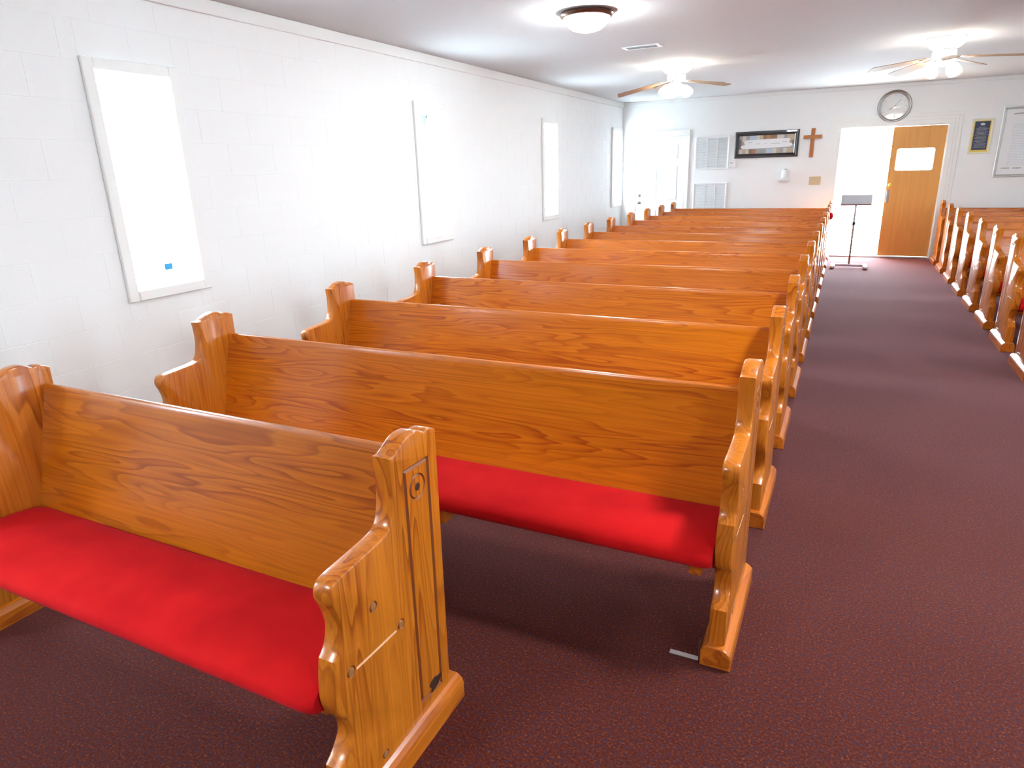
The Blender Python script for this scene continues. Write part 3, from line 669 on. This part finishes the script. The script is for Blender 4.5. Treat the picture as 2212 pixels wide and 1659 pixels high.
# ------------------------------------------------------------------ stand in front of the open doorway
t = thing('music_stand', 'slim metal stand with a tilted tray in front of the open doorway', 'stand', (0.125, 11.12, 0))
bm = bmesh.new(); tube(bm, (0, 0, 0.056), (0, 0, 0.93), 0.014, 12); link('pole', bm, M['nickel'], t, smooth=50)
bxo('base_bar', (-0.185, 0.185, -0.018, 0.018, 0.022, 0.056), M['chrome'], t, 0.004)
for x in (-0.215, 0.215): bxo('foot', (x-0.028, x+0.028, -0.16, 0.16, 0.0, 0.045), M['chrome'], t, 0.012, 2)
bm = bmesh.new(); box(bm, -0.20, 0.20, -0.005, 0.005, -0.06, 0.10, 0.003); box(bm, -0.20, 0.20, -0.05, -0.0045, -0.07, -0.058, 0.003); o = link('tray', bm, M['chrome'], t, loc=(0, -0.01, 0.955)); o.rotation_euler = (math.radians(-28), 0, 0)  # tray in light chrome, standing in for the glare on it
bm = bmesh.new(); lathe(bm, [(0.02, 0), (0.022, 0.02), (0.018, 0.045)], 12, (0, 0, 0.62)); bmesh.ops.recalc_face_normals(bm, faces=bm.faces); link('clamp', bm, M['blackmetal'], t, smooth=40)

# ------------------------------------------------------------------ ceiling: bowl lamp, vent, fans
def bowl_lamp(x, y, label, group='bowl lamps on the ceiling', glow='bowl'):
    t = thing('ceiling_lamp', label, 'lamp', (x, y, ZC), group)
    bm = bmesh.new(); lathe(bm, [(0.150, -0.0005), (0.192, -0.006), (0.198, -0.018), (0.190, -0.034), (0.172, -0.040), (0.160, -0.030)], 40, cap=False); bmesh.ops.recalc_face_normals(bm, faces=bm.faces); link('rim', bm, M['bronze'], t, smooth=50)
    bm = bmesh.new(); lathe(bm, [(0.163, -0.030), (0.160, -0.055), (0.142, -0.088), (0.105, -0.115), (0.055, -0.130), (0.012, -0.134)], 32); bmesh.ops.recalc_face_normals(bm, faces=bm.faces); link('glass_bowl', bm, M[glow], t, smooth=60)
    return t
L0 = bowl_lamp(-1.86, 5.16, 'glowing bowl lamp with bronze rim on the ceiling over the left pews')
c = copy_tree(L0); c.location = (2.95, 5.16, ZC); c['label'] = 'added, unseen glowing bowl lamp on the ceiling over the right pews'  # added out of view for illumination, mirroring the left bowl
L1 = bowl_lamp(0.60, 2.5, 'glowing bowl lamp on the ceiling over the near end of the aisle', glow='bowl_front')
for x, y, lb in ( (-1.95, -1.2, 'unseen glowing bowl lamp on the ceiling by the front wall, left side'), (2.95, -1.2, 'added, unseen glowing bowl lamp on the ceiling by the front wall, right side')):  # both unseen: left guessed from pew reflections, right added for illumination
    c = copy_tree(L1); c.location = (x, y, ZC); c['label'] = lb
t = thing('ceiling_vent', 'narrow white air register on the ceiling between lamp and fan', 'vent', (-1.91, 6.85, ZC), rz=0.0)
bm = bmesh.new()
for a in ((-0.18, 0.18, -0.085, -0.055), (-0.18, 0.18, 0.055, 0.085), (-0.18, -0.145, -0.055, 0.055), (0.145, 0.18, -0.055, 0.055)): box(bm, a[0], a[1], a[2], a[3], -0.010, -0.0003, 0.002)
link('frame', bm, M['white'], t)
bxo('duct', (-0.145, 0.145, -0.055, 0.055, -0.002, -0.0004), M['shadowgrey'], t)
for k_ in range(4):
    bm = bmesh.new(); box(bm, -0.143, 0.143, -0.008, 0.008, -0.0008, 0.0008); o = link('louvre', bm, M['shadowgrey'], t, loc=(0, -0.036+k_*0.024, -0.0075)); o.rotation_euler = (math.radians(35), 0, 0)
def blade_mesh():
    bm = bmesh.new(); n = 10; L_, t_ = 0.50, 0.006
    top_, bot_ = [], []
    prof = [(0.0, 0.045), (0.06, 0.052), (0.25, 0.062), (0.42, 0.069), (0.485, 0.066), (0.50, 0.055)]
    pts = [(x, w_) for x, w_ in prof] + [(x, -w_) for x, w_ in prof[::-1]]
    A = [bm.verts.new((x, y, t_/2)) for x, y in pts]; B = [bm.verts.new((x, y, -t_/2)) for x, y in pts]
    bm.faces.new(A); bm.faces.new(B[::-1]); bridge(bm, A, B); bmesh.ops.recalc_face_normals(bm, faces=bm.faces)
    me = bpy.data.meshes.new('blade'); bm.to_mesh(me); bm.free(); me.materials.append(M['bladewood']); return me
def iron_mesh():
    bm = bmesh.new(); box(bm, 0.0, 0.12, -0.012, 0.012, -0.004, 0.004, 0.002); box(bm, 0.09, 0.16, -0.034, 0.034, -0.0075, -0.0035, 0.001)
    me = bpy.data.meshes.new('blade_iron'); bm.to_mesh(me); bm.free(); me.materials.append(M['white']); return me
ME_BLADE, ME_IRON = blade_mesh(), iron_mesh()
def shade_mesh():
    bm = bmesh.new(); lathe(bm, [(0.026, 0.0), (0.036, -0.018), (0.056, -0.05), (0.064, -0.085), (0.056, -0.105), (0.03, -0.118)], 18); bmesh.ops.recalc_face_normals(bm, faces=bm.faces)
    me = bpy.data.meshes.new('glass_shade'); bm.to_mesh(me); bm.free(); me.materials.append(M['shade'])
    for p in me.polygons: p.use_smooth = True
    return me
ME_SHADE = shade_mesh()
def fan(x, y, a0, tips, label):
    t = thing('ceiling_fan', label, 'fan', (x, y, ZC), 'ceiling fans with lights')
    bm = bmesh.new(); lathe(bm, [(0.165, -0.0005), (0.168, -0.02), (0.160, -0.055), (0.125, -0.085), (0.10, -0.10)], 36); bmesh.ops.recalc_face_normals(bm, faces=bm.faces); link('canopy', bm, M['white'], t, smooth=50)
    bm = bmesh.new(); lathe(bm, [(0.095, -0.1005), (0.105, -0.115), (0.105, -0.150), (0.085, -0.175), (0.05, -0.188)], 30); bmesh.ops.recalc_face_normals(bm, faces=bm.faces); link('motor_housing', bm, M['offwhite'], t, smooth=50)
    for k_, dz in enumerate(tips):
        a = math.radians(a0+72*k_); dr = math.asin(max(-0.9, min(0.9, dz/0.55)))
        irn = child('blade_iron', ME_IRON, t, (0.07*math.cos(a), 0.07*math.sin(a), -0.168)); irn.rotation_euler = (0, -dr, a)
        bl = child('blade', ME_BLADE, t, (0.07*math.cos(a)+0.10*math.cos(a)*math.cos(dr), 0.07*math.sin(a)+0.10*math.sin(a)*math.cos(dr), -0.168+0.10*math.sin(dr))); bl.rotation_euler = (math.radians(11), -dr, a)
    bm = bmesh.new(); lathe(bm, [(0.045, -0.1885), (0.06, -0.20), (0.06, -0.235), (0.03, -0.25)], 24); bmesh.ops.recalc_face_normals(bm, faces=bm.faces); link('light_hub', bm, M['white'], t, smooth=50)
    for k_ in range(4):
        a = math.radians(35+90*k_); s_ = child('glass_shade', ME_SHADE, t, (0.105*math.cos(a), 0.105*math.sin(a), -0.225)); s_.rotation_euler = (0, math.radians(-28), a)
        bm = bmesh.new(); tube(bm, (0.045*math.cos(a), 0.045*math.sin(a), -0.218), (0.105*math.cos(a), 0.105*math.sin(a), -0.222), 0.009, 8); link('light_arm', bm, M['white'], t)
    return t
fan(-1.90, 8.28, 195, [-0.12, -0.10, -0.10, 0.0, -0.03], 'ceiling fan with lit shades over the left pews')
fan(0.69, 8.20, 199, [-0.08, -0.08, -0.05, -0.03, -0.07], 'ceiling fan with lit shades over the aisle, near the clock')
# coloured bits of film on two window panes
o = bxo('sticker', (-0.03, 0.03, -0.028, 0.028, -0.02, 0.02), M['bluefilm']); o.data.transform(Matrix.Scale(0.03, 4, (1, 0, 0))); o.location = (XL-0.118, 2.925, 1.0); o['label'] = 'small blue sticker low on the nearest window pane'; o['category'] = 'sticker'
bm = bmesh.new(); tri = [(-0.05, 0.06), (0.07, 0.06), (0.0, -0.06)]; A = [bm.verts.new((0.0, y, z)) for y, z in tri]; B = [bm.verts.new((0.0015, y, z)) for y, z in tri]; bridge(bm, A, B); bm.faces.new(A[::-1]); bm.faces.new(B); bmesh.ops.recalc_face_normals(bm, faces=bm.faces)
o = link('sticker', bm, M['greenfilm'], loc=(XL-0.119, 6.07, 2.02)); o['label'] = 'pale green sticker high on the second window pane'; o['category'] = 'sticker'
